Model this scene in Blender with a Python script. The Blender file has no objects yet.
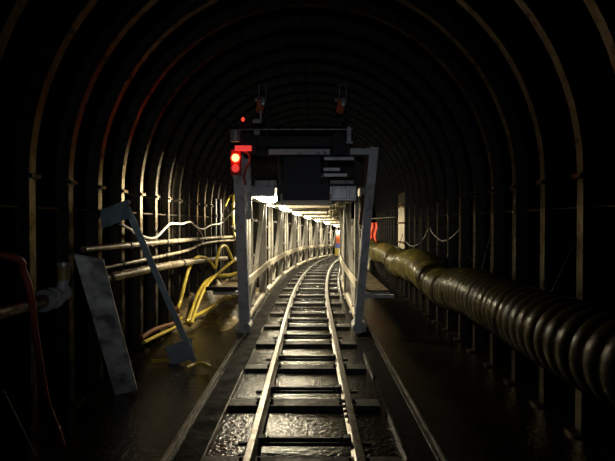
import bpy, math, random
from mathutils import Vector, Matrix
random.seed(7)
sc = bpy.context.scene
C = sc.collection
PI = math.pi

# ------------------------------------------------------------------ helpers
class MB:
    def __init__(s):
        s.v = []; s.f = []
    def add(s, vs, fs):
        n = len(s.v)
        s.v += [Vector(a) for a in vs]
        s.f += [tuple(i + n for i in f) for f in fs]
        return s
    def hexa(s, p):
        return s.add(p, [(0,3,2,1),(4,5,6,7),(0,1,5,4),(1,2,6,5),(2,3,7,6),(3,0,4,7)])
    def box(s, c, d, R=None):
        c = Vector(c); x, y, z = d[0]/2, d[1]/2, d[2]/2
        p = [Vector(q) for q in ((-x,-y,-z),(x,-y,-z),(x,y,-z),(-x,y,-z),(-x,-y,z),(x,-y,z),(x,y,z),(-x,y,z))]
        if R is not None: p = [R @ q for q in p]
        return s.hexa([q + c for q in p])
    def bar(s, a, b, w, h, up=(0,0,1), off=(0,0)):
        a = Vector(a); b = Vector(b); d = (b-a).normalized(); up = Vector(up)
        if abs(d.dot(up)) > .98: up = Vector((0,1,0))
        sd = d.cross(up).normalized(); u = sd.cross(d)
        o = sd*off[0] + u*off[1]
        q = lambda P, i, j: P + o + sd*(w/2*i) + u*(h/2*j)
        return s.hexa([q(a,-1,-1),q(a,1,-1),q(b,1,-1),q(b,-1,-1),q(a,-1,1),q(a,1,1),q(b,1,1),q(b,-1,1)])
    def hbeam(s, a, b, w, d, t=.012, up=(0,0,1)):
        # flanges of width w at +-d/2 along up, web between
        s.bar(a, b, w, t, up, (0, d/2 - t/2)); s.bar(a, b, w, t, up, (0, -d/2 + t/2))
        s.bar(a, b, t, d - 2*t, up)
        return s
    def tube(s, pts, r, n=10, cap=True):
        pts = [Vector(p) for p in pts]; m = len(pts)
        rs = r if isinstance(r, (list, tuple)) else [r]*m
        T = []
        for i in range(m):
            d = pts[min(i+1, m-1)] - pts[max(i-1, 0)]
            T.append(d.normalized() if d.length > 1e-9 else (T[-1] if T else Vector((0,0,1))))
        ref = Vector((0,0,1)) if abs(T[0].z) < .9 else Vector((1,0,0))
        A = T[0].cross(ref).normalized()
        vs = []; fs = []
        for i in range(m):
            A = (A - T[i]*A.dot(T[i])).normalized(); B = T[i].cross(A)
            for k in range(n):
                t = 2*PI*k/n
                vs.append(pts[i] + A*(rs[i]*math.cos(t)) + B*(rs[i]*math.sin(t)))
        for i in range(m-1):
            for k in range(n):
                a = i*n+k; b = i*n+(k+1) % n
                fs.append((a, b, b+n, a+n))
        if cap:
            fs.append(tuple(range(n-1, -1, -1))); fs.append(tuple((m-1)*n+k for k in range(n)))
        return s.add(vs, fs)
    def cyl(s, a, b, r, n=16): return s.tube([a, b], r, n)
    def sweep(s, rings, closed=False, caps=False):
        n = len(rings[0]); vs = [p for r in rings for p in r]; fs = []
        for i in range(len(rings)-1):
            for k in range(n if closed else n-1):
                a = i*n+k; b = i*n+(k+1) % n
                fs.append((a, b, b+n, a+n))
        if caps:
            fs.append(tuple(range(n-1, -1, -1))); fs.append(tuple((len(rings)-1)*n+k for k in range(n)))
        return s.add(vs, fs)
    def ball(s, c, r, R=None, nu=16, nv=9, v0=-.5, v1=.5):
        c = Vector(c); rings = []
        for j in range(nv+1):
            ph = PI*(v0 + (v1-v0)*j/nv); ring = []
            for i in range(nu):
                t = 2*PI*i/nu
                q = Vector((r[0]*math.cos(ph)*math.cos(t), r[1]*math.cos(ph)*math.sin(t), r[2]*math.sin(ph)))
                ring.append(c + (R @ q if R is not None else q))
            rings.append(ring)
        return s.sweep(rings, True, True)
    def build(s, name, mat, parent=None, smooth=False, bevel=0, kind=None, label=None):
        me = bpy.data.meshes.new(name)
        off = Vector((0,0,0)); p = parent
        while p is not None: off += p.location; p = p.parent
        me.from_pydata([tuple(v - off) for v in s.v], [], s.f); me.validate(); me.update()
        me.materials.append(mat)
        if smooth:
            for f in me.polygons: f.use_smooth = True
            try: me.set_sharp_from_angle(angle=math.radians(50))
            except Exception: pass
        o = bpy.data.objects.new(name, me); C.objects.link(o)
        if parent is not None: o.parent = parent
        if bevel:
            m = o.modifiers.new('bevel', 'BEVEL'); m.width = bevel; m.segments = 2; m.limit_method = 'ANGLE'
        if kind: o['kind'] = kind
        if label: o['label'] = label
        return o

def tag(o, label, cat, group=None, kind=None):
    o['label'] = label; o['category'] = cat
    if group: o['group'] = group
    if kind: o['kind'] = kind
    return o
def empty(name, loc, label, cat, group=None):
    o = bpy.data.objects.new(name, None); C.objects.link(o); o.location = loc; o.empty_display_size = .1
    return tag(o, label, cat, group)
def copy_tree(o, parent=None):
    c = o.copy(); C.objects.link(c)
    if parent is not None: c.parent = parent
    for ch in list(o.children): copy_tree(ch, c)
    return c
def smooth_pts(pts, n=8):
    P = [Vector(p) for p in pts]; P = [P[0]*2-P[1]] + P + [P[-1]*2-P[-2]]; out = []
    for i in range(1, len(P)-2):
        for k in range(n):
            t = k/n; a, b, c, d = P[i-1:i+3]
            out.append(.5*((2*b)+(c-a)*t+(2*a-5*b+4*c-d)*t*t+(3*b-a-3*c+d)*t**3))
    out.append(P[-2]); return out
def rz(a): return Matrix.Rotation(a, 3, 'Z')
def rx(a): return Matrix.Rotation(a, 3, 'X')
def ry(a): return Matrix.Rotation(a, 3, 'Y')

# the line of the track: straight, then bending to the right and dipping a little
def cx(Y): return .0038*max(0, Y-9.5)**2
def cz(Y): return -.0009*max(0, Y-10)**2
def head(Y): return math.atan(2*.0038*max(0, Y-9.5))
def P(X, Y, Z=0):
    h = head(Y)
    return Vector((cx(Y)+X*math.cos(h), Y-X*math.sin(h), Z+cz(Y)))
def wl(x, y, X=-2.28):      # a measured pixel on the wall line X
    return at(x, y, (X-.05)*500/(x-311))
CAM = Vector((.05, 0, 1.84))
def at(x, y, Y):           # a measured pixel at a known distance
    return Vector((CAM.x+(x-311)/500*Y, Y, CAM.z-(y-223)/500*Y))

# ------------------------------------------------------------------ materials
def mat(name, col, rough=.5, metal=0, col2=None, nscale=8, nrange=(.4,.6), bump=0, bscale=30, rough2=None, spec=.5, wave=None, emit=None, estr=0, coords='Object'):
    m = bpy.data.materials.new(name); m.use_nodes = True
    nt = m.node_tree; N = nt.nodes; L = nt.links; b = N['Principled BSDF']
    b.inputs['Base Color'].default_value = (*col, 1); b.inputs['Roughness'].default_value = rough
    b.inputs['Metallic'].default_value = metal; b.inputs['Specular IOR Level'].default_value = spec
    tc = N.new('ShaderNodeTexCoord')
    if col2 is not None or rough2 is not None:
        nz = N.new('ShaderNodeTexNoise'); nz.inputs['Scale'].default_value = nscale; nz.inputs['Detail'].default_value = 6
        L.new(tc.outputs[coords], nz.inputs['Vector'])
        mr = N.new('ShaderNodeMapRange'); mr.inputs['From Min'].default_value = nrange[0]; mr.inputs['From Max'].default_value = nrange[1]
        L.new(nz.outputs['Fac'], mr.inputs['Value'])
        if col2 is not None:
            mx = N.new('ShaderNodeMix'); mx.data_type = 'RGBA'
            mx.inputs['A'].default_value = (*col, 1); mx.inputs['B'].default_value = (*col2, 1)
            L.new(mr.outputs['Result'], mx.inputs['Factor']); L.new(mx.outputs['Result'], b.inputs['Base Color'])
        if rough2 is not None:
            m2 = N.new('ShaderNodeMapRange'); m2.inputs['To Min'].default_value = rough; m2.inputs['To Max'].default_value = rough2
            L.new(mr.outputs['Result'], m2.inputs['Value']); L.new(m2.outputs['Result'], b.inputs['Roughness'])
    if bump:
        nb = N.new('ShaderNodeTexNoise'); nb.inputs['Scale'].default_value = bscale; nb.inputs['Detail'].default_value = 5
        L.new(tc.outputs[coords], nb.inputs['Vector'])
        bp = N.new('ShaderNodeBump'); bp.inputs['Strength'].default_value = bump; bp.inputs['Distance'].default_value = .03
        src = nb.outputs['Fac']
        if wave:
            wv = N.new('ShaderNodeTexWave'); wv.bands_direction = wave[0]; wv.inputs['Scale'].default_value = wave[1]
            L.new(tc.outputs[coords], wv.inputs['Vector'])
            ad = N.new('ShaderNodeMath'); ad.operation = 'MULTIPLY_ADD'; ad.inputs[1].default_value = wave[2]
            L.new(wv.outputs['Fac'], ad.inputs[0]); L.new(src, ad.inputs[2]); src = ad.outputs[0]
        L.new(src, bp.inputs['Height']); L.new(bp.outputs['Normal'], b.inputs['Normal'])
    if emit:
        b.inputs['Emission Color'].default_value = (*emit, 1); b.inputs['Emission Strength'].default_value = estr
    return m
M = {}
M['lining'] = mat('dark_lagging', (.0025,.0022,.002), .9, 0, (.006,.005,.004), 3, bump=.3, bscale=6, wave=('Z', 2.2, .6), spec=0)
M['rib'] = mat('rib_steel', (.16,.142,.115), .36, .9, (.06,.045,.033), 9, (.48,.72), bump=.2, bscale=40, spec=.12)
M['rib'].node_tree.nodes['Principled BSDF'].inputs['Specular Tint'].default_value = (.10,.09,.08,1)
M['floor'] = mat('wet_mud_floor', (.006,.005,.0035), .10, 0, (.015,.012,.007), 2.2, (.38,.66), bump=.36, bscale=21, rough2=.2, spec=.75)
M['rail'] = mat('rail_steel', (.24,.225,.205), .30, .9, (.11,.09,.07), 14, (.45,.7), bump=.1, bscale=60)
M['tie'] = mat('tie_steel', (.04,.037,.034), .42, .4, (.02,.018,.015), 8, bump=.2, bscale=40, rough2=.6)
M['strip'] = mat('worn_angle_iron', (.20,.185,.165), .34, .7, (.06,.05,.04), 6, (.45,.6), bump=.25, bscale=40)
M['slab'] = mat('dark_plate', (.006,.006,.006), .5, 0, (.010,.009,.008), 5, bump=.2, bscale=25, rough2=.75, spec=.04)
M['paint'] = mat('grey_gantry_paint', (.37,.355,.32), .45, 0, (.20,.165,.115), 5, (.5,.72), bump=.08, bscale=30)
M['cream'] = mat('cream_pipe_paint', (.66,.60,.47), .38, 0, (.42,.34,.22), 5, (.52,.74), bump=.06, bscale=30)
M['rust'] = mat('rusty_steel', (.16,.075,.035), .6, .2, (.08,.04,.025), 10, bump=.2, bscale=40)
M['steel'] = mat('blue_grey_steel', (.62,.63,.65), .45, .1, (.30,.30,.28), 8, (.5,.72), bump=.08, bscale=40)
M['dark'] = mat('dark_steel', (.016,.017,.022), .5, .2, (.010,.010,.010), 8, bump=.08, bscale=40)
M['black'] = mat('black_rubber', (.015,.015,.015), .5)
M['deck'] = mat('brown_plank', (.12,.09,.045), .5, 0, (.06,.045,.022), 6, bump=.2, bscale=25, rough2=.7)
M['belt'] = mat('conveyor_belt_rubber', (.02,.02,.02), .6, 0, (.03,.028,.025), 7)
M['duct'] = mat('oily_duct_fabric', (.12,.10,.026), .26, 0, (.06,.05,.016), 5, bump=.12, bscale=20, rough2=.42, spec=.3)
M['pipe'] = mat('pipe_steel', (.27,.23,.165), .36, .45, (.10,.075,.045), 7, (.45,.65), bump=.1, bscale=40)
M['redpipe'] = mat('red_brown_pipe', (.26,.075,.035), .4, 0, (.12,.05,.03), 7, bump=.1, bscale=30)
M['yellow'] = mat('yellow_hose_rubber', (.66,.50,.07), .35, 0, (.4,.29,.06), 7, (.5,.75))
M['brown'] = mat('brown_hose_rubber', (.19,.075,.03), .4)
M['redhose'] = mat('dull_red_hose_rubber', (.50,.11,.08), .42)
M['white'] = mat('off_white_cable', (.34,.32,.27), .45, 0, (.2,.17,.13), 8, (.5,.7))
M['wood'] = mat('weathered_grey_board', (.85,.83,.78), .55, 0, (.22,.21,.19), 5, (.42,.62), bump=.3, bscale=25)
M['bluegrey'] = mat('blue_grey_plate', (.40,.50,.54), .5, .1, (.28,.36,.40), 6)
M['muck'] = mat('wet_muck', (.24,.185,.09), .25, 0, (.08,.06,.028), 5, bump=.8, bscale=16, rough2=.6)
M['galv'] = mat('galvanised_metal', (.55,.56,.57), .38, .5, (.35,.34,.32), 9, (.5,.7))
M['plate'] = mat('pale_flange_paint', (.86,.88,.92), .45, 0, (.4,.4,.4), 12, (.56,.66))
M['orange'] = mat('orange_paint', (.75,.16,.03), .45, 0, (.4,.08,.02), 8)
M['tarp'] = mat('orange_red_cloth', (.85,.10,.04), .6, 0, (.6,.07,.03), 5)
M['blue'] = mat('blue_paint', (.10,.13,.45), .45)
M['teal'] = mat('grey_teal_paint', (.25,.33,.33), .45)
M['brass'] = mat('tarnished_yellow_valve', (.55,.42,.12), .45, .2, (.3,.25,.12), 10)
M['redhousing'] = mat('red_signal_paint', (.55,.05,.04), .4)
M['redlens'] = mat('red_lens', (.6,.03,.02), .2)
M['lamp'] = mat('lamp_glass_lit', (.9,.85,.7), .3, emit=(1,.88,.62), estr=28)
M['redlamp'] = mat('red_signal_lit', (1,.1,.05), .3, emit=(1,.08,.03), estr=17)
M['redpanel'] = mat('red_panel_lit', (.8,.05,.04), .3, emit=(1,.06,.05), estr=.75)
M['redspot'] = mat('small_red_dot_lit', (1,.1,.05), .3, emit=(1,.06,.03), estr=1.2)

# ------------------------------------------------------------------ tunnel shell
W = 2.45; SPR = 2.25; LW = 2.54
YS = [-3 + .75*i for i in range(66)]          # -3 .. 45.75
def shell(name, prof, m):
    mb = MB(); mb.sweep([[P(x, Y, z) for x, z in prof] for Y in YS]); return mb.build(name, m, kind='structure', smooth=True)
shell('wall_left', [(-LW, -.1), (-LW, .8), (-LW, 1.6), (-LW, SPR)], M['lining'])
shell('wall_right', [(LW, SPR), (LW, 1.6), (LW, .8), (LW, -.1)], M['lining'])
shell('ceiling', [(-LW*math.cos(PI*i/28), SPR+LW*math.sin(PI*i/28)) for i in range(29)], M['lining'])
mb = MB(); xs = [-LW + 2*LW*i/24 for i in range(25)]
mb.sweep([[P(x, Y, 0) for x in xs] for Y in YS]); mb.build('floor', M['floor'], kind='structure', smooth=True)
mb = MB(); e = 45.2
mb.sweep([[P(x, e, -.1), P(x, e, SPR+math.sqrt(max(0, LW*LW-x*x)))] for x in xs]); mb.build('wall_back', M['lining'], kind='structure')
# dark steel plates in the floor along both sides of the track
for nm, a, b in (('trim_1', -1.02, -.80), ('trim_2', .80, 1.02)):
    mb = MB()
    mb.sweep([[P(a, Y, -.02), P(a, Y, .012), P(b, Y, .012), P(b, Y, -.02)] for Y in YS if 1 < Y < 44], True, True)
    mb.build(nm, M['slab'], kind='structure')

# ------------------------------------------------------------------ steel ribs
rib = empty('steel_rib', (0,0,0), 'x', 'tunnel rib', 'steel arch ribs lining the tunnel')
RI, RO, FW = 2.38, 2.52, .10
def arch(r, y0, y1, n=36):
    return [(-r*math.cos(PI*i/n), SPR+r*math.sin(PI*i/n)) for i in range(n+1)]
mb = MB()
def arcband(mb, r0, r1, y0, y1, n=36):
    rings = []
    for i in range(n+1):
        t = PI*i/n; c, s_ = -math.cos(t), math.sin(t)
        rings.append([Vector((c*r0, y0, SPR+s_*r0)), Vector((c*r0, y1, SPR+s_*r0)), Vector((c*r1, y1, SPR+s_*r1)), Vector((c*r1, y0, SPR+s_*r1))])
    mb.sweep(rings, True, True)
arcband(mb, RI, RI+.013, -FW/2, FW/2); arcband(mb, RO-.013, RO, -FW/2, FW/2); arcband(mb, RI+.012, RO-.012, -.006, .006)
mb.build('arch_segment', M['rib'], rib, smooth=True)
for sg in (-1, 1):
    mb = MB(); xc = sg*(RI+RO)/2
    mb.hbeam((xc, 0, .0), (xc, 0, SPR-.02), FW, RO-RI, .013, up=(1,0,0))
    mb.build('rib_post', M['rib'], rib)
    mb = MB(); mb.box((sg*(RI+.055), 0, SPR), (.19, .15, .035))
    for dy in (-.05, .05):
        mb.cyl((sg*(RI+.0), dy, SPR-.04), (sg*(RI+.0), dy, SPR+.04), .013, 8)
    mb.build('joint_plate', M['rib'], rib)
    mb = MB(); mb.box((sg*(RI+.04), 0, .012), (.24, .18, .024)); mb.build('foot_plate', M['rib'], rib)
    mb = MB()
    mb.cyl((sg*(RI+.05), .0, 1.98), (sg*(RI+.05), .69, 1.98), .012, 8)
    mb.build('spacer_rod', M['rib'], rib)
ORD = ['first','second','third','fourth','fifth','sixth','seventh','eighth','ninth','tenth','eleventh','twelfth','thirteenth','fourteenth']
ribY = [1.55+.7*k for k in range(58)]
front = [y for y in ribY if y < 8.3]; behind = [y for y in ribY if y >= 8.3]
for i, Y in enumerate(ribY):
    r = rib if i == 0 else copy_tree(rib)
    r.location = P(0, Y, 0); r.rotation_euler = (0, 0, -head(Y))
    if Y < 8.3:
        k = len(front)-1-front.index(Y)
        r['label'] = 'steel arch rib, %s one from the portal frame on the near side' % ORD[k]
    else:
        k = behind.index(Y)
        r['label'] = ('steel arch rib, %s one beyond the portal frame' % ORD[k]) if k < 12 else 'steel arch rib deep in the bend beside the lit gantry cars'

# ------------------------------------------------------------------ track
RT = .15
prof = [(-.05,0),(.05,0),(.05,.012),(.010,.026),(.010,.070),(.030,.078),(.030,.096),(.024,.100),(-.024,.100),(-.030,.096),(-.030,.078),(-.010,.070),(-.010,.026),(-.05,.012)]
g = .38+.03
YR = [2+.4*i for i in range(106)]
for sg, nm in ((-1, 'rail on the yellow hose side of the track, shining along its head'), (1, 'rail on the ventilation duct side of the track, with a bolted joint')):
    root = empty('track_rail', P(sg*g, 2, .05), 'worn steel ' + nm, 'rail', 'rails of the track')
    mb = MB(); mb.sweep([[P(sg*g+a, Y, .05+b) for a, b in prof] for Y in YR], True, True)
    mb.build('rail_bar', M['rail'], root)
    if sg == 1:
        for s2 in (-1, 1):
            mb = MB(); mb.bar((g+s2*.022, 4.42, .102), (g+s2*.022, 4.92, .102), .016, .05)
            for k in range(4):
                y = 4.48+.125*k; mb.cyl((g+s2*.03, y, .1), (g+s2*.055, y, .1), .016, 6)
            mb.build('fishplate', M['tie'], root)
tie = empty('cross_tie', (0,0,0), 'x', 'railway tie', 'wide steel ties under the track')
mb = MB(); mb.box((-.02, 0, .042), (1.50, .19, .012)); mb.box((-.02, -.088, .018), (1.50, .012, .05)); mb.box((-.02, .088, .018), (1.50, .012, .05))
mb.build('tie_beam', M['tie'], tie, bevel=.003)
for sg in (-1, 1):
    for s2 in (-1, 1):
        mb = MB(); mb.box((sg*g+s2*.06, 0, .058), (.05, .09, .022)); mb.cyl((sg*g+s2*.068, 0, .06), (sg*g+s2*.068, 0, .088), .014, 6)
        mb.build('rail_clip', M['tie'], tie)
gb = empty('gauge_bar', (0,0,0), 'x', 'gauge bar', 'thin steel bars between the rails')
mb = MB(); mb.bar((-g-.13, 0, .046), (g+.13, 0, .046), .03, .03); mb.bar((-g+.045, 0, .085), (g-.045, 0, .085), .035, .035)
mb.build('bar_rod', M['tie'], gb, bevel=.004)
for sg in (-1, 1):
    mb = MB(); mb.box((sg*(g-.062), 0, .08), (.055, .085, .07)); mb.cyl((sg*(g-.1), 0, .085), (sg*(g-.125), 0, .085), .03, 6)
    mb.build('bar_lug', M['tie'], gb, bevel=.006)
for k in range(26):
    Y = 3.72+1.25*k
    t = tie if k == 0 else copy_tree(tie)
    t.location = P(0, Y, 0); t.rotation_euler = (0, 0, -head(Y))
    t['label'] = 'wide steel cross tie nearest the viewer' if k == 0 else ('wide steel cross tie, %s from the near end of the track' % ORD[k]) if k < 10 else 'wide steel cross tie under the bend in the lit gantry'
    Y = 4.03+1.25*k
    t = gb if k == 0 else copy_tree(gb)
    t.location = P(0, Y, 0); t.rotation_euler = (0, 0, -head(Y))
    t['label'] = 'thin steel gauge bar nearest the viewer, bolted between both rails' if k == 0 else ('thin steel gauge bar between the rails, %s from the near end' % ORD[k]) if k < 10 else 'thin steel gauge bar between the rails around the bend'
# runner rails of the gantry and short edging strips
for X, lab in ((-1.07, 'low steel channel running along the floor from the gantry foot beside the yellow hoses'), (1.06, 'low worn steel strip running along the floor from the gantry foot beside the duct')):
    mb = MB()
    ys = [Y for Y in YS if 1.4 < Y < 43]
    for d in (0,):
        mb.sweep([[P(X+a, Y, b) for a, b in ((-.026,-.01),(-.026,.04),(-.018,.04),(-.018,.008),(.018,.008),(.018,.04),(.026,.04),(.026,-.01))] for Y in ys], True, True)
    tag(mb.build('runner_rail', M['strip']), lab, 'runner rail')
for X, a, b, lab in ((-.78, 3.7, 6.1, 'thin steel edging strip beside the near track, hose side'), (.79, 3.8, 4.75, 'short thin steel edging strip beside the rail joint'), (.79, 5.9, 7.0, 'thin steel edging strip just before the gantry foot on the duct side')):
    mb = MB(); mb.bar((X, a, .015), (X, b, .015), .014, .05); tag(mb.build('edging_strip', M['strip']), lab, 'edging strip', 'edging strips beside the track')

# ------------------------------------------------------------------ gantry cars
LX, RX = -1.14, .90
car = empty('gantry_car', (0,0,0), 'x', 'gantry car', 'gantry cars over the track')
L = 4.25
for X, sg in ((LX, -1), (RX, 1)):
    mb = MB(); mb.tube([(X, .38, .115), (X, L, .115)], .075, 16); mb.build('base_tube', M['cream'], car, smooth=True)
    for y in (.45, 2.2, 4.1):
        mb = MB(); mb.box((X, y, .02), (.16, .14, .04)); mb.build('base_shoe', M['steel'], car)
    mb = MB(); mb.hbeam((X, 4.05, .18), (X, 4.05, 2.42), .16, .17, .014, up=(1,0,0)); mb.box((X, 4.05, .19), (.2, .2, .02)); mb.build('main_post', M['paint'], car)
    mb = MB(); mb.hbeam((X, 1.3, .18), (X, 1.3, 2.42), .09, .10, .01, up=(1,0,0)); mb.build('slim_post', M['paint'], car)
    mb = MB(); mb.bar((X+sg*.11, 2.75, .18), (X+sg*.11, 2.75, 1.95), .06, .06, up=(1,0,0)); mb.build('stay', M['paint'], car)
    mb = MB(); mb.bar((X-sg*.02, 3.92, 2.36), (X-sg*.02, 1.75, .22), .055, .09, up=(1,0,0)); mb.build('diagonal_brace', M['paint'], car)
    for (y, z) in ((2.75, 1.90), (2.75, 1.15), (1.3, 1.75), (1.3, 1.18)):
        mb = MB(); mb.box((X+sg*.12, y, z), (.26, .06, .05)); mb.build('bracket_plate', M['paint'], car)
    mb = MB(); mb.bar((X-sg*.11, .1, .84), (X-sg*.11, L, .84), .04, .13); mb.build('side_rail', M['cream'], car)
    mb = MB(); mb.bar((X, .1, 2.36), (X, L, 2.36), .08, .12); mb.build('top_chord', M['paint'], car)
    mb = MB(); mb.box((X+sg*.27, 2.3, .70), (.36, 3.9, .035)); mb.build('walkway_deck', M['deck'], car)
    for y in (.45, 2.3, 4.1):
        mb = MB(); mb.bar((X, y, .655), (X+sg*.47, y, .655), .05, .06); mb.build('walkway_bracket', M['steel'], car)
mb = MB(); mb.box((-.12, .45+(L+.12)/2, 2.44), (2.16, L+.12, .03)); mb.build('roof_plate', M['paint'], car)
for y in (.95, 2.4, 4.05):
    mb = MB(); mb.hbeam((LX, y, 2.35), (RX, y, 2.35), .1, .13, .012); mb.build('roof_beam', M['paint'], car)
mb = MB()
mb.box((-.03, 2.2, 2.20), (.84, 3.9, .03)); mb.box((-.44, 2.2, 2.26), (.03, 3.9, .12)); mb.box((.38, 2.2, 2.26), (.03, 3.9, .12))
for y in (.4, 1.6, 2.8, 4.0): mb.box((-.03, y, 2.16), (.86, .07, .05))
mb.build('cable_tray', M['cream'], car)
for yy in (.5, 2.2):
    mb = MB(); mb.bar((.46, yy, 2.14), (.82, yy+.35, 2.40), .045, .045); mb.bar((.55, yy, 2.12), (.88, yy+.35, 2.36), .03, .03)
    mb.build('knee_brace', M['cream'], car)
A0 = 8.0; PITCH = 4.35
cl = ['gantry car standing directly behind the portal frame with cabinets above', 'second lit gantry car behind the portal frame', 'third gantry car, where the track starts to bend', 'fourth gantry car, well into the bend', 'fifth gantry car, next to last before the bend hides the track', 'sixth gantry car, around the bend behind the far cabinet', 'gantry car hidden deep around the bend', 'gantry car hidden deep around the bend']
lamp = empty('gantry_lamp', (0,0,0), 'x', 'lamp', 'lit lamps along the gantry')
mb = MB(); mb.ball((0,0,0), (.22,.18,.10), nv=10); mb.build('lamp_lens', M['lamp'], lamp, smooth=True)
mb = MB(); mb.box((0,0,.085), (.30,.14,.05)); mb.box((0,0,.14), (.05,.05,.08)); mb.build('lamp_housing', M['galv'], lamp, bevel=.008)
for dx in (-.1, .1):
    mb = MB(); mb.tube([(dx + 0*math.cos(a), .12*math.cos(a), .08-.165*math.sin(a)) for a in [PI*i/10 for i in range(11)]], .005, 6)
    mb.build('wire_guard', M['galv'], lamp)
for k in range(8):
    a = A0+PITCH*k; p0 = P(0, a, 0); p1 = P(0, a+L, 0); d = p1-p0
    th = math.atan2(d.x, d.y); pit = math.atan2(d.z, math.hypot(d.x, d.y))
    c = car if k == 0 else copy_tree(car)
    c.location = p0; c.rotation_euler = (pit, 0, -th); c['label'] = cl[k]
    l = lamp if k == 0 else copy_tree(lamp)
    R = Matrix.Rotation(-th, 4, 'Z') @ Matrix.Rotation(pit, 4, 'X')
    l.location = p0 + R @ Vector((-.76 if k == 0 else -.63, .8, 2.305 if k == 0 else 2.255)); l.rotation_euler = (0, math.radians(14) if k == 0 else 0, -th)
    for dr, en, dx, spr in (((-.93, -.24, -.05), (190, 100, 18)[min(k, 2)], -.12, 105), ((-.06, -.10, -1), 54, .0, 180), ((.52, .46, -.69), 45 if k == 0 else 95, .06, 180), ((.92, .30, -.12), (85, 60, 14)[min(k, 2)], .12, 105)):     # aimed area lights added at each lamp to steer its light
        al = bpy.data.lights.new('lamp_flood', 'AREA'); al.shape = 'ELLIPSE'; al.size = .22; al.size_y = .20; al.energy = en; al.color = (1, .87, .60); al.spread = math.radians(spr)
        ao = bpy.data.objects.new('lamp_flood', al); C.objects.link(ao); ao.location = l.location + (R.to_3x3() @ Vector((dx*2, 0, -.105 if spr > 150 else -.02)))
        ao.rotation_euler = (Vector((0,0,-1)).rotation_difference((Matrix.Rotation(-th, 3, 'Z') @ Vector(dr)).normalized())).to_euler()
    l['label'] = 'bright bulkhead lamp nearest the portal frame' if k == 0 else 'bright bulkhead lamp, %s along the gantry from the portal' % ORD[k]

# ------------------------------------------------------------------ portal frame at the front of the gantry
Y0 = 8.15
pf = empty('portal_frame', (-.1, Y0, 0), 'tall grey steel portal frame across the track carrying the red signal', 'portal frame')
lb, lt = Vector((-1.03, Y0, .22)), Vector((-1.13, Y0, 3.00)); rb, rt = Vector((.82, Y0, .22)), Vector((1.06, Y0, 3.00))
mb = MB(); mb.hbeam(lb, lt, .17, .16, .014, up=(0,1,0)); mb.build('portal_leg', M['steel'], pf)
mb = MB(); mb.hbeam(rb, rt, .13, .16, .014, up=(0,1,0)); mb.build('portal_leg', M['steel'], pf)
# paler boxed upper end of the leg
mb = MB(); d = (rt-rb).normalized(); mb.bar(rt-d*.52, rt+d*.06, .14, .19, up=(0,1,0)); mb.build('leg_head', M['plate'], pf, bevel=.004)
mb = MB(); mb.bar(rb-Vector((.105,-.02,0))+d*1.6, rt-Vector((.105,-.02,.08)), .05, .14, up=(0,1,0)); mb.build('rusty_liner', M['rust'], pf)
for b, t in ((lb, rb),):
    for q in (lb, rb):
        mb = MB(); mb.tube([(q.x, Y0-.07, .14), (q.x, Y0+.28, .14)], .095, 18); mb.bar((q.x, Y0, .14), (q.x, Y0, .3), .12, .15)
        mb.build('foot_roller', M['steel'], pf, smooth=True)
mb = MB(); mb.hbeam((-1.26, Y0, 2.985), (1.08, Y0, 2.985), .16, .11, .014); mb.build('cross_beam', M['dark'], pf)
mb = MB(); mb.box((-.14, Y0-.086, 2.985), (.98, .012, .085)); mb.build('pale_strip', M['plate'], pf)
mb = MB(); mb.box((.88, Y0-.086, 2.99), (.40, .012, .10)); mb.build('pale_strip', M['plate'], pf)
mb = MB(); mb.box((-.20, Y0-.02, 3.15), (1.76, .20, .17)); mb.build('box_beam', M['dark'], pf, bevel=.01)
mb = MB(); mb.tube([(-1.14, Y0-.06, 3.35), (.72, Y0-.06, 3.35)], .045, 14); mb.build('top_tube', M['rib'], pf, smooth=True)
for x in (-.95, .50):
    mb = MB(); mb.box((x, Y0-.02, 3.10), (.26 if x < 0 else .22, .24, .34)); mb.box((x, Y0, 3.34), (.10, .12, .28)); mb.build('clamp_block', M['dark'], pf, bevel=.012)
mb = MB(); mb.box((.66, Y0-.10, 3.25), (.07, .05, .26)); mb.box((.66, Y0-.08, 3.13), (.12, .10, .03)); mb.build('pale_bracket', M['galv'], pf, bevel=.004)
mb = MB(); mb.tube([(-1.16, Y0-.13, 3.14), (-1.16, Y0-.13, 3.32)], .085, 16); mb.build('junction_pot', M['galv'], pf, smooth=True)
mb = MB(); mb.box((-.81, Y0-.16, 3.46), (.14, .05, .06)); mb.box((-.75, Y0-.16, 3.54), (.03, .05, .17)); mb.build('pale_bracket', M['galv'], pf, bevel=.004)
mb = MB(); mb.box((-.81, Y0-.16, 3.28), (.10, .06, .07)); mb.build('pale_block', M['galv'], pf, bevel=.004)
for x in (-.74, .57):
    mb = MB(); mb.bar((x+.07, Y0+.02, 3.26), (x+.07, Y0+.02, 4.0), .05, .06); mb.box((x, Y0+.02, 3.52), (.16, .06, .05)); mb.build('upright', M['dark'], pf)
mb = MB(); mb.bar((-1.0, Y0+.1, 2.9), (-.97, Y0+.1, 1.9), .10, .02, up=(0,1,0)); mb.build('gusset_plate', M['steel'], pf)
mb = MB(); mb.box((1.16, Y0+.05, .64), (.50, .05, .05)); mb.build('step_bar', M['steel'], pf)
mb = MB(); mb.box((-1.40, Y0+.05, .76), (.56, .05, .06)); mb.build('step_bar', M['dark'], pf)

mb = MB(); mb.box((.155, Y0+.205, 2.345), (1.35, .016, .30)); mb.build('light_baffle', M['dark'], pf)  # dark plate added to block lamp light from the near arches
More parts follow.
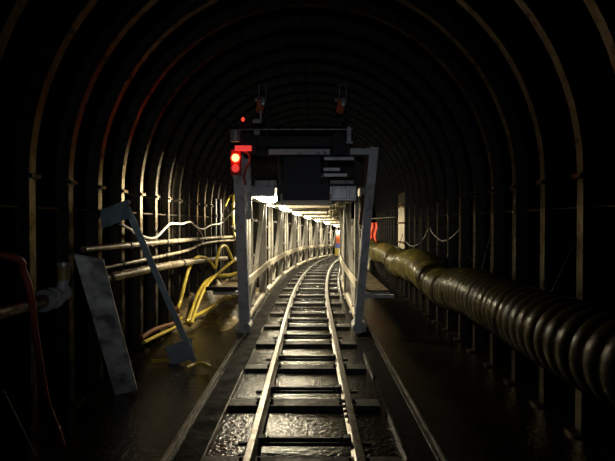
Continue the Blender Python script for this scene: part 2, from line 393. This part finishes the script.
# hoist blocks on top
for x, z, lab in ((-.74, 3.72, 'small orange block with a pale oval face above the signal end of the portal'), (.55, 3.71, 'small orange block with a pale oval face on the portal, far from the signal')):
    h = empty('hoist_block', (x, Y0-.10, z-.12), lab, 'hoist block', 'orange blocks on top of the portal')
    mb = MB(); mb.box((x-.02, Y0-.08, z), (.13, .12, .22), ry(.18)); mb.build('block_body', M['orange'], h, bevel=.02)
    mb = MB(); mb.ball((x+.02, Y0-.155, z+.06), (.05, .022, .075)); mb.build('oval_face', M['galv'], h, smooth=True)
    mb = MB()
    for dz in (-.02, .03): mb.cyl((x+.02, Y0-.185, z+.06+dz), (x+.02, Y0-.165, z+.06+dz), .011, 8)
    mb.build('face_bolt', M['black'], h)
    mb = MB(); q = [(x-.045, z+.09), (x-.045, z+.34), (x+.065, z+.34), (x+.065, z+.09)]
    mb.tube([(a, Y0-.10, b) for a, b in q], .010, 8); mb.build('wire_bail', M['galv'], h)
    mb = MB(); mb.ball((x-.09, Y0-.10, z+.10), (.035,.03,.035)); mb.build('pin', M['galv'], h, smooth=True)
# cable loop
pts = smooth_pts([(-.86, Y0-.1, 3.93), (-1.10, Y0-.14, 3.90), (-1.36, Y0-.15, 3.79), (-1.48, Y0-.15, 3.63), (-1.38, Y0-.14, 3.48), (-1.2, Y0-.13, 3.42), (-.95, Y0-.13, 3.40)])
mb = MB(); mb.tube(pts, .014, 8); tag(mb.build('cable_loop', M['black'], smooth=True), 'thin black cable bowing out in a loop above the red signal', 'cable')
# red signal
sx = -1.15; sy = Y0-.20
s = empty('signal_light', (sx, sy, 2.62), 'red signal light glowing on the portal frame leg', 'signal light')
mb = MB(); mb.box((sx, sy+.06, 2.81), (.17, .10, .42)); mb.build('signal_housing', M['redhousing'], s, bevel=.015)
mb = MB(); mb.ball((sx, sy, 2.875), (.062,.035,.062)); mb.build('lit_lens', M['redlamp'], s, smooth=True, label='glowing red lens')
mb = MB(); mb.ball((sx, sy, 2.71), (.06,.03,.06)); mb.build('dim_lens', M['redpanel'], s, smooth=True, label='dimly lit red lens')
for z in (2.875, 2.71):
    mb = MB(); mb.tube([(sx+.078*math.cos(a), sy+.02, z+.078*math.sin(a)) for a in [2*PI*i/20 for i in range(21)]], .012, 6); mb.build('lens_rim', M['redhousing'], s)
mb = MB(); mb.box((sx+.12, sy+.05, 3.03), (.26, .12, .08)); mb.build('signal_panel', M['redpanel'], s, bevel=.008, label='red panel with emissive glow')  # red glow put in by emission; the lens hardly reaches this face
mb = MB(); mb.box((sx, sy+.10, 2.58), (.10, .12, .06)); mb.build('mount_bracket', M['steel'], s)
mb = MB(); mb.tube(smooth_pts([(-1.12, Y0-.12, 3.02), (-.96, Y0-.13, 2.95), (-.93, Y0-.13, 2.83), (-1.0, Y0-.13, 2.70), (-1.02, Y0-.13, 2.56), (-1.0, Y0-.12, 2.45)]), .022, 8)
tag(mb.build('red_cable', M['redhose'], smooth=True), 'short red cable dangling beside the red signal on the portal', 'cable')
mb = MB(); mb.ball((-1.04, Y0-.12, 3.50), (.028,.02,.035)); ob = mb.build('red_dot', M['redspot'], smooth=True); tag(ob, 'tiny glowing red dot above the signal, inside the cable loop', 'lamp')  # small red dot with its own emission
mb = MB(); mb.bar((-1.04, Y0-.1, 3.38), (-1.04, Y0-.1, 3.49), .012, .012); ob2 = mb.build('dot_stalk', M['dark']); 
ob2.parent = ob

# conveyor and cabinets above the first car
cv = empty('belt_conveyor', (-.1, 8.5, 2.47), 'dark belt conveyor running through the top of the portal above the track', 'conveyor')
for x in (-.47, .27):
    mb = MB(); mb.bar((x, 8.84, 2.60), (x, 16, 2.60), .04, .22); mb.build('side_frame', M['dark'], cv)
mb = MB(); mb.sweep([[Vector((-.1+.34*math.sin(t), y, 2.86-.12*math.cos(t*1.2))) for t in [-1.2+2.4*i/10 for i in range(11)]] for y in (8.84, 12, 16)])
o = mb.build('belt', M['belt'], cv); md = o.modifiers.new('thick', 'SOLIDIFY'); md.thickness = .02
mb = MB(); mb.box((-.1, 8.60, 2.72), (.64, .42, .50)); mb.build('chute', M['dark'], cv, bevel=.01)
for y in (9.0, 10.1, 11.3, 12.5, 13.7, 14.9):
    mb = MB(); mb.cyl((-.45, y, 2.68), (.25, y, 2.68), .05, 14); mb.build('roller', M['steel'], cv, smooth=True)
for x in (-.41, .20):
    mb = MB(); mb.tube([(x, 8.38, 2.23), (x, 8.38, 2.36)], .025, 12); mb.build('frame_pin', M['brass'], cv, smooth=True)
def cabinet(x, y, z, w, d, h, lab, slots):
    c = empty('control_cabinet', (x, y, z), lab, 'cabinet')
    mb = MB(); mb.box((x, y, z+h/2), (w, d, h)); mb.build('cabinet_body', M['steel'], c, bevel=.008)
    mb = MB(); mb.box((x, y-d/2-.008, z+h/2), (w*.86, .016, h*.84)); dr = mb.build('cabinet_door', M['steel'], c, bevel=.004)
    mb = MB(); mb.box((x+w*.32, y-d/2-.024, z+h*.5), (.02, .02, .09)); mb.build('door_handle', M['galv'], dr)
    for i in range(slots):
        mb = MB(); mb.cyl((x-w*.38, y-d/2-.022, z+h*(.25+.5*i/max(1, slots-1))), (x-w*.38, y-d/2-.012, z+h*(.25+.5*i/max(1, slots-1))), .012, 8); mb.build('hinge', M['galv'], dr)
cabinet(-.76, 9.15, 2.46, .40, .3, .15, 'low grey cabinet on the gantry roof above the nearest lamp', 2)
cabinet(.62, 9.15, 2.46, .46, .3, .15, 'low grey cabinet on the gantry roof opposite the signal, below the pale bars', 2)
mb = MB(); mb.box((-.76, 8.3, 2.37), (.42, .06, .18)); mb.box((-.76, 8.265, 2.37), (.36, .012, .13)); tag(mb.build('junction_box', M['steel'], bevel=.006), 'flat grey box fixed to the gantry front above the nearest lamp', 'junction box')
mb = MB(); mb.box((.58, 8.3, 2.33), (.44, .06, .24)); mb.box((.52, 8.265, 2.33), (.24, .012, .18)); mb.box((.73, 8.265, 2.33), (.1, .012, .18)); tag(mb.build('junction_box', M['galv'], bevel=.006), 'pale grey box fixed to the gantry front beside the leaning portal leg', 'junction box')
for z, w, x, lab in ((2.92, .50, .52, 'upper grey bar under the portal crossbeam, duct side'), (2.74, .28, .40, 'short middle grey bar under the portal crossbeam, duct side'), (2.645, .40, .46, 'lower grey bar resting over the pale cabinet')):
    mb = MB(); mb.bar((x-w/2, 8.42, z), (x+w/2, 8.42, z), .05, .055); mb.bar((x-w/2, 8.47, z), (x-w/2+.04, 8.47, z), .10, .05)
    tag(mb.build('rack_bar', M['galv'], bevel=.004), lab, 'bar', 'grey rack bars under the crossbeam')
mb = MB(); mb.tube([(-.49, 8.25, 2.93), (-.48, 8.25, 2.7), (-.46, 8.25, 2.47)], .008, 6); tag(mb.build('hanging_wire', M['white']), 'thin pale wire hanging straight down from the portal crossbeam', 'wire')
for i, x in enumerate((.27, .77)):
    pass
mb = MB(); mb.bar((.31, 8.5, 2.46), (.31, 8.5, 2.96), .04, .04); mb.bar((.80, 8.5, 2.46), (.80, 8.5, 2.96), .04, .04); tag(mb.build('equipment_rack', M['dark']), 'dark upright rack holding the grey bars under the crossbeam', 'rack')

# ------------------------------------------------------------------ ventilation duct
ctrl = [(1.0,1.02),(2.5,1.0),(4.7,1.0),(5.9,1.0),(6.8,.94),(7.15,.86),(7.6,.90),(8.7,1.08),(9.7,1.05),(10.6,.96),(11.4,.93),(12.3,1.0),(13.5,1.03),(15,.98),(16.5,1.0),(18.5,.98),(21,1.0),(25,1.0),(30,1.0)]
def zc(Y):
    for (a, za), (b, zb) in zip(ctrl, ctrl[1:]):
        if a <= Y <= b:
            t = (Y-a)/(b-a); t = t*t*(3-2*t); return za+(zb-za)*t
    return 1.0
def xc(Y): return 1.99+.05*math.sin(Y*1.1+.4)-.04*math.exp(-((Y-8.9)/.9)**2)
dl = empty('ventilation_duct', (2.0, 1.0, .9), 'fat ribbed olive ventilation duct sagging along the wall opposite the yellow hoses', 'duct')
for a, b in ((1.0, 7.13), (7.17, 11.43), (11.47, 16.4), (16.44, 23), (23.04, 30)):
    mb = MB(); rings = []; n = int((b-a)/.021)
    for i in range(n+1):
        Y = a+(b-a)*i/n; u = min(Y-a, b-Y)
        pit = .155
        w = abs(math.sin(PI*(Y-a)/pit))**.7
        r = .262+.026*w+.012*math.sin(Y*2.3)
        r -= .06*math.exp(-(u/.05)**2)
        c = (xc(Y), zc(Y))
        rings.append([P(c[0]+r*math.cos(t), Y, c[1]+r*math.sin(t)*(1.0+.02*math.sin(Y*3))) for t in [2*PI*k/28 for k in range(28)]])
    mb.sweep(rings, True, True); mb.build('duct_section', M['duct'], dl, smooth=True)
for Y in (7.15, 11.45, 16.42):
    mb = MB(); mb.tube([P(xc(Y)+.245*math.cos(t), Y, zc(Y)+.245*math.sin(t)) for t in [2*PI*k/28 for k in range(29)]], .018, 8, cap=False); mb.build('clamp_band', M['dark'], dl, smooth=True)
for Y in (2.3, 4.4, 6.5, 8.6, 10.7, 12.8, 14.9):
    mb = MB(); r = .295
    q = [P(xc(Y)+r*math.cos(t), Y, zc(Y)+r*math.sin(t)) for t in [PI*.25-PI*1.25*k/14 for k in range(15)]]
    mb.tube(q, .008, 6); mb.tube([q[0], P(2.40, Y, 1.75)], .006, 6); mb.build('hanger_wire', M['dark'], dl)

# ------------------------------------------------------------------ services on the hose-side wall
def pipe(name, pts, r, m, lab, cat='pipe', cl=(), clm=None, rr=1.25):
    o = empty(name, pts[0], lab, cat)
    mb = MB(); mb.tube(smooth_pts(pts, 6), r, 14); mb.build('pipe_run', m, o, smooth=True)
    for Y in cl:
        # band and hook back to the wall
        for a, b in zip(pts, pts[1:]):
            a, b = Vector(a), Vector(b)
            if a.y <= Y <= b.y:
                p = a.lerp(b, (Y-a.y)/(b.y-a.y)); d = (b-a).normalized()
                mb = MB(); mb.tube([p-d*.03, p+d*.03], r*rr, 14); bd = mb.build('band', clm or M['black'], o, smooth=True)
                mb = MB(); mb.tube([p+Vector((0, 0, -r*1.1)), p+Vector((-.08, 0, -r*1.4)), Vector((-2.40, p.y, p.z-.02))], .010, 6); mb.build('bracket', M['dark'], bd)
    return o
pA = [(-2.28, 5.1, 1.57), (-2.28, 7.0, 1.55), (-2.26, 9.2, 1.525), (-2.22, 11.4, 1.50), (-2.1, 13.9, 1.46)]
pipe('steel_pipe', pA, .037, M['pipe'], 'straight steel pipe, topmost of the pipes on the wall behind the leaning steel stand', cl=(6.4, 8.0, 10.1, 12.2))
pB = [(-2.26, 5.3, 1.34), (-2.26, 7.0, 1.33), (-2.25, 9.2, 1.33), (-2.20, 10.4, 1.41), (-2.15, 12.2, 1.40), (-2.06, 13.9, 1.36)]
pipe('thin_pipe', pB, .026, M['pipe'], 'thin steel pipe running between the two thicker wall pipes', cl=(6.1, 7.9, 9.9))
pC = [(-2.20, 5.0, 1.24), (-2.20, 6.0, 1.22), (-2.18, 8.0, 1.17), (-2.16, 10.2, 1.08), (-2.10, 12.6, .95)]
o = pipe('thick_pipe', pC, .056, M['pipe'], 'thickest and lowest wall pipe, running behind the yellow hoses', cl=(5.55, 6.9, 8.6, 10.3))
mb = MB(); mb.tube([(-2.20, 5.04, 1.235), (-2.20, 5.22, 1.23)], .085, 16); mb.build('end_collar', M['dark'], o, smooth=True)
# rusty pipe with flange and valve nearer the viewer
o = pipe('rusty_pipe', [(-2.22, 2.0, 1.20), (-2.2, 3.2, 1.195), (-2.18, 4.25, 1.19)], .055, M['redpipe'], 'rusty red pipe reaching the valve beside the leaning board', cl=(3.0,))
mb = MB(); mb.tube([(-2.18, 4.14, 1.19), (-2.18, 4.22, 1.19)], .095, 18); mb.build('flange', M['steel'], o, smooth=True)
mb = MB(); mb.tube([(-2.18, 4.26, 1.19), (-2.18, 4.32, 1.19)], .095, 18); mb.build('flange', M['steel'], o, smooth=True)
v = empty('pipe_valve', (-2.17, 4.42, 1.2), 'dull yellow valve at the end of the rusty pipe beside the leaning board', 'valve')
mb = MB(); mb.ball((-2.17, 4.45, 1.21), (.075,.09,.075)); mb.tube([(-2.17, 4.43, 1.22), (-2.15, 4.43, 1.36)], [.05, .042], 12); mb.build('valve_body', M['steel'], v, smooth=True)
mb = MB(); mb.tube([(-2.15, 4.43, 1.33), (-2.15, 4.43, 1.47)], [.050, .058], 12); mb.build('valve_bonnet', M['brass'], v, smooth=True)
mb = MB(); mb.tube([(-2.15, 4.43, 1.46), (-2.15, 4.43, 1.49)], .062, 12); mb.build('valve_cap', M['galv'], v, smooth=True)

# leaning board
mb = MB(); a = Vector((-1.94, 5.35, .02)); b = Vector((-1.985, 4.54, 1.57)); d = (b-a).normalized()
wv = Vector((.95, .30, .0)); wv = (wv - d*wv.dot(d)).normalized(); nv = d.cross(wv)
seg = 8; rings = []
for i in range(seg+1):
    p = a.lerp(b, i/seg); hw = .115
    rings.append([p-wv*hw-nv*.02, p+wv*hw-nv*.02, p+wv*hw+nv*.02, p-wv*hw+nv*.02])
rings[-1][1] -= d*.10; rings[-1][2] -= d*.10; rings[-2][1] += wv*.004
mb.sweep(rings, True, True); tag(mb.build('leaning_board', M['wood'], bevel=.003), 'weathered grey board leaning against the wall beside the valve', 'board')
# leaning blue grey frame
fr = empty('steel_stand', (-1.62, 6.55, .02), 'blue-grey flat steel bar with a plate at each end, leaning on the wall pipes', 'stand')
a = Vector((-1.50, 6.55, .06)); b = Vector((-2.07, 5.75, 2.02)); d = (b-a).normalized()
mb = MB(); mb.bar(a-d*.05, b, .075, .03, up=(.2,-1,0)); mb.build('flat_bar', M['bluegrey'], fr, bevel=.004)
c = b + Vector((-.13, -.02, -.07)); u = Vector((.95, -.05, .36)).normalized(); w2 = Vector((.33, -.45, -.83)); w2 = (w2-u*w2.dot(u)).normalized(); n2 = u.cross(w2)
Rm = Matrix((u, w2, n2)).transposed()
mb = MB(); mb.box(c+w2*.02, (.36, .22, .018), Rm); mb.box(c-w2*.10+n2*.02, (.38, .03, .06), Rm); mb.build('end_plate', M['bluegrey'], fr, bevel=.003)
c = a + Vector((-.17, 0, .07)); mb = MB(); mb.box(c, (.36, .26, .018), Rm); mb.box(c-w2*.13+n2*.02, (.38, .03, .06), Rm); mb.build('end_plate', M['bluegrey'], fr, bevel=.003)

# hoses and cables
def hose(name, pts, r, m, lab, cat='hose', group=None, n=8):
    mb = MB(); mb.tube(smooth_pts(pts, n), r, 10)
    return tag(mb.build(name, m, smooth=True), lab, cat, group)
hose('yellow_hose', [at(172,318,8.6), at(179,304,9.0), at(184,285,9.2), at(189,268,9.4), at(196,258,9.7), at(204,257.5,10.2), at(210,262,10.6), at(215,268,10.8), at(217,258,10.9), at(220,248,11.1), at(225,246,11.5), at(229,252,11.8), at(233,262,12.1)], .034, M['yellow'], 'bright yellow hose arching up over the thick wall pipe in two humps', group='yellow hoses')
hose('yellow_hose', [at(188,321,8.8), at(193,308,9.1), at(199,292,9.5), at(207,281,9.9), at(218,276,10.4), at(230,275,10.9), at(243,271,11.6)], .040, M['yellow'], 'thick yellow hose curving up from the muck toward the gantry post', group='yellow hoses')
hose('yellow_hose', [at(191,324,8.6), at(195,312,8.95), at(203,292,9.3), at(211,280,9.75), at(222,270,10.3), at(232,262,10.9), at(241,258,11.6)], .030, M['yellow'], 'dull yellow hose lying just above the thick curving one', group='yellow hoses')
hose('yellow_hose', [at(186,322,8.7), at(198,315,8.95), at(210,309,9.3), at(220,301,9.8), at(232,297,10.3), at(243,290,10.8)], .036, M['yellow'], 'yellow hose lying along the top of the muck heap', group='yellow hoses')
hose('brown_hose', [wl(140,339), wl(150,332), wl(162,327), wl(174,323), wl(178,314), wl(176,308)], .032, M['brown'], 'reddish brown hose curling on the floor below the yellow hoses')
hose('brown_hose', [wl(143,343), wl(155,337), wl(166,332), wl(176,326), wl(181,318)], .026, M['yellow'], 'short dull yellow hose curling beside the brown hose on the floor')
hose('red_hose', [(-2.25, 2.6, 1.72), at(5,256,2.9), at(22,272,3.05), at(30,300,3.1), at(33,330,3.15), at(38,365,3.2), at(45,405,3.25), at(55,432,3.4), at(60,447,3.6)], .022, M['redhose'], 'dull red hose drooping from the wall in front of the rusty pipe')
hose('white_cable', [wl(120,224), wl(127,228), wl(136,233), wl(147,238), wl(156,237), wl(165,228), wl(171,223.5), wl(181,224), wl(190,222), wl(196,227), wl(203,229), wl(211,225), at(221,223,12.4), at(228,216,12.4), at(234,209,12.2), at(237,203,12.0)], .020, M['white'], 'off-white cable draped in waves along the ribs above the wall pipes', 'cable')
hose('white_cable', [wl(128,229), wl(137,236), wl(146,242), wl(152,246)], .014, M['white'], 'short pale cable end dropping onto the topmost wall pipe', 'cable')
hose('brown_cable', [wl(195,226), wl(201,234), wl(203,240), wl(200,245)], .014, M['brown'], 'short brown cable looping down below the draped white cable', 'cable')
hose('sagging_cable', [at(430,228,9.2), at(433,234,9.1), at(441,240.5,8.8), at(447,240,8.6), at(453,236,8.3), at(459,229.5,8.1)], .010, M['white'], 'thin cable sagging between two ribs above the ventilation duct', 'cable')
hose('sagging_cable', [at(460,232,8.0), at(464,243,7.9), at(468,254,7.7), at(473,262,7.5)], .010, M['rib'], 'thin dark cable hanging down toward the ventilation duct', 'cable')
hose('sagging_cable', [at(406,242,11.6), at(411,246,11.3), at(417,245,11.0), at(423,239,10.5), at(428,229,10.0)], .010, M['white'], 'thin cable sagging on the ribs farther along above the duct', 'cable')
hose('hanging_hose', [at(225,206,12.6), at(228,199,12.6), at(232,195,12.6), at(233.5,200,12.6), at(233,215,12.6), at(234,232,12.6), at(236,240,12.5)], .030, M['yellow'], 'dull yellow hose hooked high on the wall beside the portal leg')
hose('hanging_hose', [at(231,226,12.3), at(235,230,12.3), at(237,235,12.2), at(236,240,12.2)], .03, M['white'], 'short pale bent hose end above the topmost wall pipe')
for i, (x, lab) in enumerate(((214.5, 'pale grey standpipe against the wall, nearer of the pair'), (219.5, 'pale grey standpipe against the wall, farther of the pair'))):
    sp = empty('standpipe', at(x, 240, 12.2+.45*i), lab, 'standpipe', 'standpipes by the wall')
    mb = MB(); p = at(x, 199, 12.2+.45*i); mb.tube([(p.x, p.y, .02), (p.x, p.y, p.z)], .055, 12); mb.build('pipe_stem', M['dark'], sp, smooth=True)
    mb = MB(); mb.tube([(p.x, p.y, p.z-.45), (p.x, p.y, p.z-.37)], .072, 12); mb.build('coupling', M['tie'], sp, smooth=True)

# muck heap along the wall
mb = MB(); rings = []
rnd = random.Random(3)
for i in range(48):
    Y = 8.3+i*.13; e = min(1, i/9)*min(1, (47-i)/9); ring = []
    for j in range(15):
        t = j/14; X = -2.50+1.22*t
        h = (.34*(1-t)**.8+.12*math.sin(3*PI*t)*.5)*e
        h += (.05*math.sin(Y*5+j*1.3)+.035*math.sin(Y*11-j*2.1)+.03*(rnd.random()-.5)*2)*e*(1-t**3)
        ring.append(P(X, Y, max(-.02, h-.02+.0*t)))
    rings.append(ring)
mb.sweep(rings); tag(mb.build('muck_heap', M['muck'], smooth=True), 'heap of wet yellowish muck along the wall under the yellow hoses', 'muck', kind='stuff')
# odd bits on the floor
mb = MB(); mb.bar(at(150,362,6.35), at(169,361,6.5), .05, .04); tag(mb.build('timber_offcut', M['yellow'], bevel=.004), 'short yellow offcut lying on the dark floor near the leaning steel stand', 'offcut')
mb = MB(); a = at(0,392,3.2); b = at(32,458,3.6); mb.tube([a, b], .008, 8); tag(mb.build('thin_rod', M['galv']), 'thin pale rod propped in the near corner below the red hose', 'rod')
hose('yellow_strip', [at(186,371,5.95)+Vector((0,0,.02)), at(193,368,6.1)+Vector((0,0,.02)), at(202,367,6.15)+Vector((0,0,.03)), at(210,370,6.1)+Vector((0,0,.02))], .028, M['yellow'], 'short curved yellow strip on the wet floor below the leaning steel stand')  # short curved yellow tube on the floor
# orange cloth beyond the duct
cl_ = MB(); rings = []
for i in range(13):
    u = i/12; ring = []
    for j in range(9):
        w = j/8
        p = at(369.5+7.5*u, 222.5+18*w*(1-.12*math.sin(u*5)), 14.2)
        ring.append(p+Vector((.02*math.sin(w*7), .014*math.sin(u*11+w*2), 0)))
    rings.append(ring)
cl_.sweep(rings); ob = cl_.build('orange_cloth', M['tarp'], smooth=True); md = ob.modifiers.new('thick', 'SOLIDIFY'); md.thickness = .012
tag(ob, 'orange-red cloth hanging on the wall above the far ventilation duct', 'cloth')
mb = MB(); p0 = at(367, 219, 14.3); p1 = at(398, 217, 14.3); mb.tube([p0, p1], .015, 8); mb.tube([p1, p1+Vector((.2,0,.1))], .012, 8); tag(mb.build('hanging_bar', M['white'], smooth=True), 'pale bar fixed to the ribs holding up the orange-red cloth', 'bar')
mb = MB(); p = at(368, 236, 14.6); mb.tube([(p.x, p.y, -.02), (p.x, p.y, p.z+.25)], .07, 14); tag(mb.build('cream_post', M['cream'], smooth=True), 'cream upright post standing beside the orange-red cloth', 'post')
# pale panel added where lamp light falls on the duct-side wall
pn = empty('lit_lagging_panel', P(2.33, 13.1, 1.0), 'tall pale panel in the tan of lamp-lit lagging behind the duct just beyond the portal frame', 'panel')
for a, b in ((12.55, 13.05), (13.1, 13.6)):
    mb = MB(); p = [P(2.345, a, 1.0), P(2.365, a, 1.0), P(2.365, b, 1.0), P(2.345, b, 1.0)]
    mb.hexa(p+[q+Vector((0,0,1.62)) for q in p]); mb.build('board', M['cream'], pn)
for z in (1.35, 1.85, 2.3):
    mb = MB(); mb.bar(P(2.335, 12.5, z), P(2.335, 13.65, z), .02, .05); mb.build('dark_band', M['rust'], pn)
# far equipment around the bend
b0 = P(-.56, 35.2, 0)
fc = empty('far_cabinet', b0, 'small distant cabinet around the bend with grey top, orange middle and blue lower panel', 'cabinet')
for nm, z0, z1, m, w in (('yellow_plinth', 0, .62, 'yellow', .44), ('blue_panel', .62, .98, 'blue', .36), ('orange_panel', .98, 1.5, 'orange', .36), ('grey_top', 1.5, 1.85, 'teal', .36)):
    mb = MB(); mb.box(b0+Vector((0,0,(z0+z1)/2)), (w, w, z1-z0)); mb.build(nm, M[m], fc, bevel=.01)

# ------------------------------------------------------------------ light
def light(name, typ, loc, power, col, **k):
    l = bpy.data.lights.new(name, typ); l.energy = power; l.color = col
    for a, b in k.items(): setattr(l, a, b)
    o = bpy.data.objects.new(name, l); C.objects.link(o); o.location = loc; return o
# unseen bluish flash added at the viewer to light the portal front
o = light('front_flash', 'SPOT', (.05, -.1, 2.0), 84, (.82,.89,1.0), shadow_soft_size=.04, spot_size=math.radians(62), spot_blend=1.0)
o.rotation_euler = (math.radians(90), 0, math.radians(3))
w = bpy.data.worlds.new('world'); sc.world = w; w.use_nodes = True
w.node_tree.nodes['Background'].inputs['Color'].default_value = (0,0,0,1); w.node_tree.nodes['Background'].inputs['Strength'].default_value = 0

# ------------------------------------------------------------------ camera
cam = bpy.data.cameras.new('camera'); co = bpy.data.objects.new('camera', cam); C.objects.link(co)
cam.sensor_width = 36; cam.lens = 36*500/615; cam.clip_start = .05
co.location = CAM; co.rotation_euler = (math.radians(90-.86), 0, math.radians(.4))
sc.camera = co
sc.view_settings.view_transform = 'Standard'; sc.view_settings.look = 'None'; sc.view_settings.gamma = 1
sc.view_settings.use_curve_mapping = False; sc.view_settings.exposure = 0
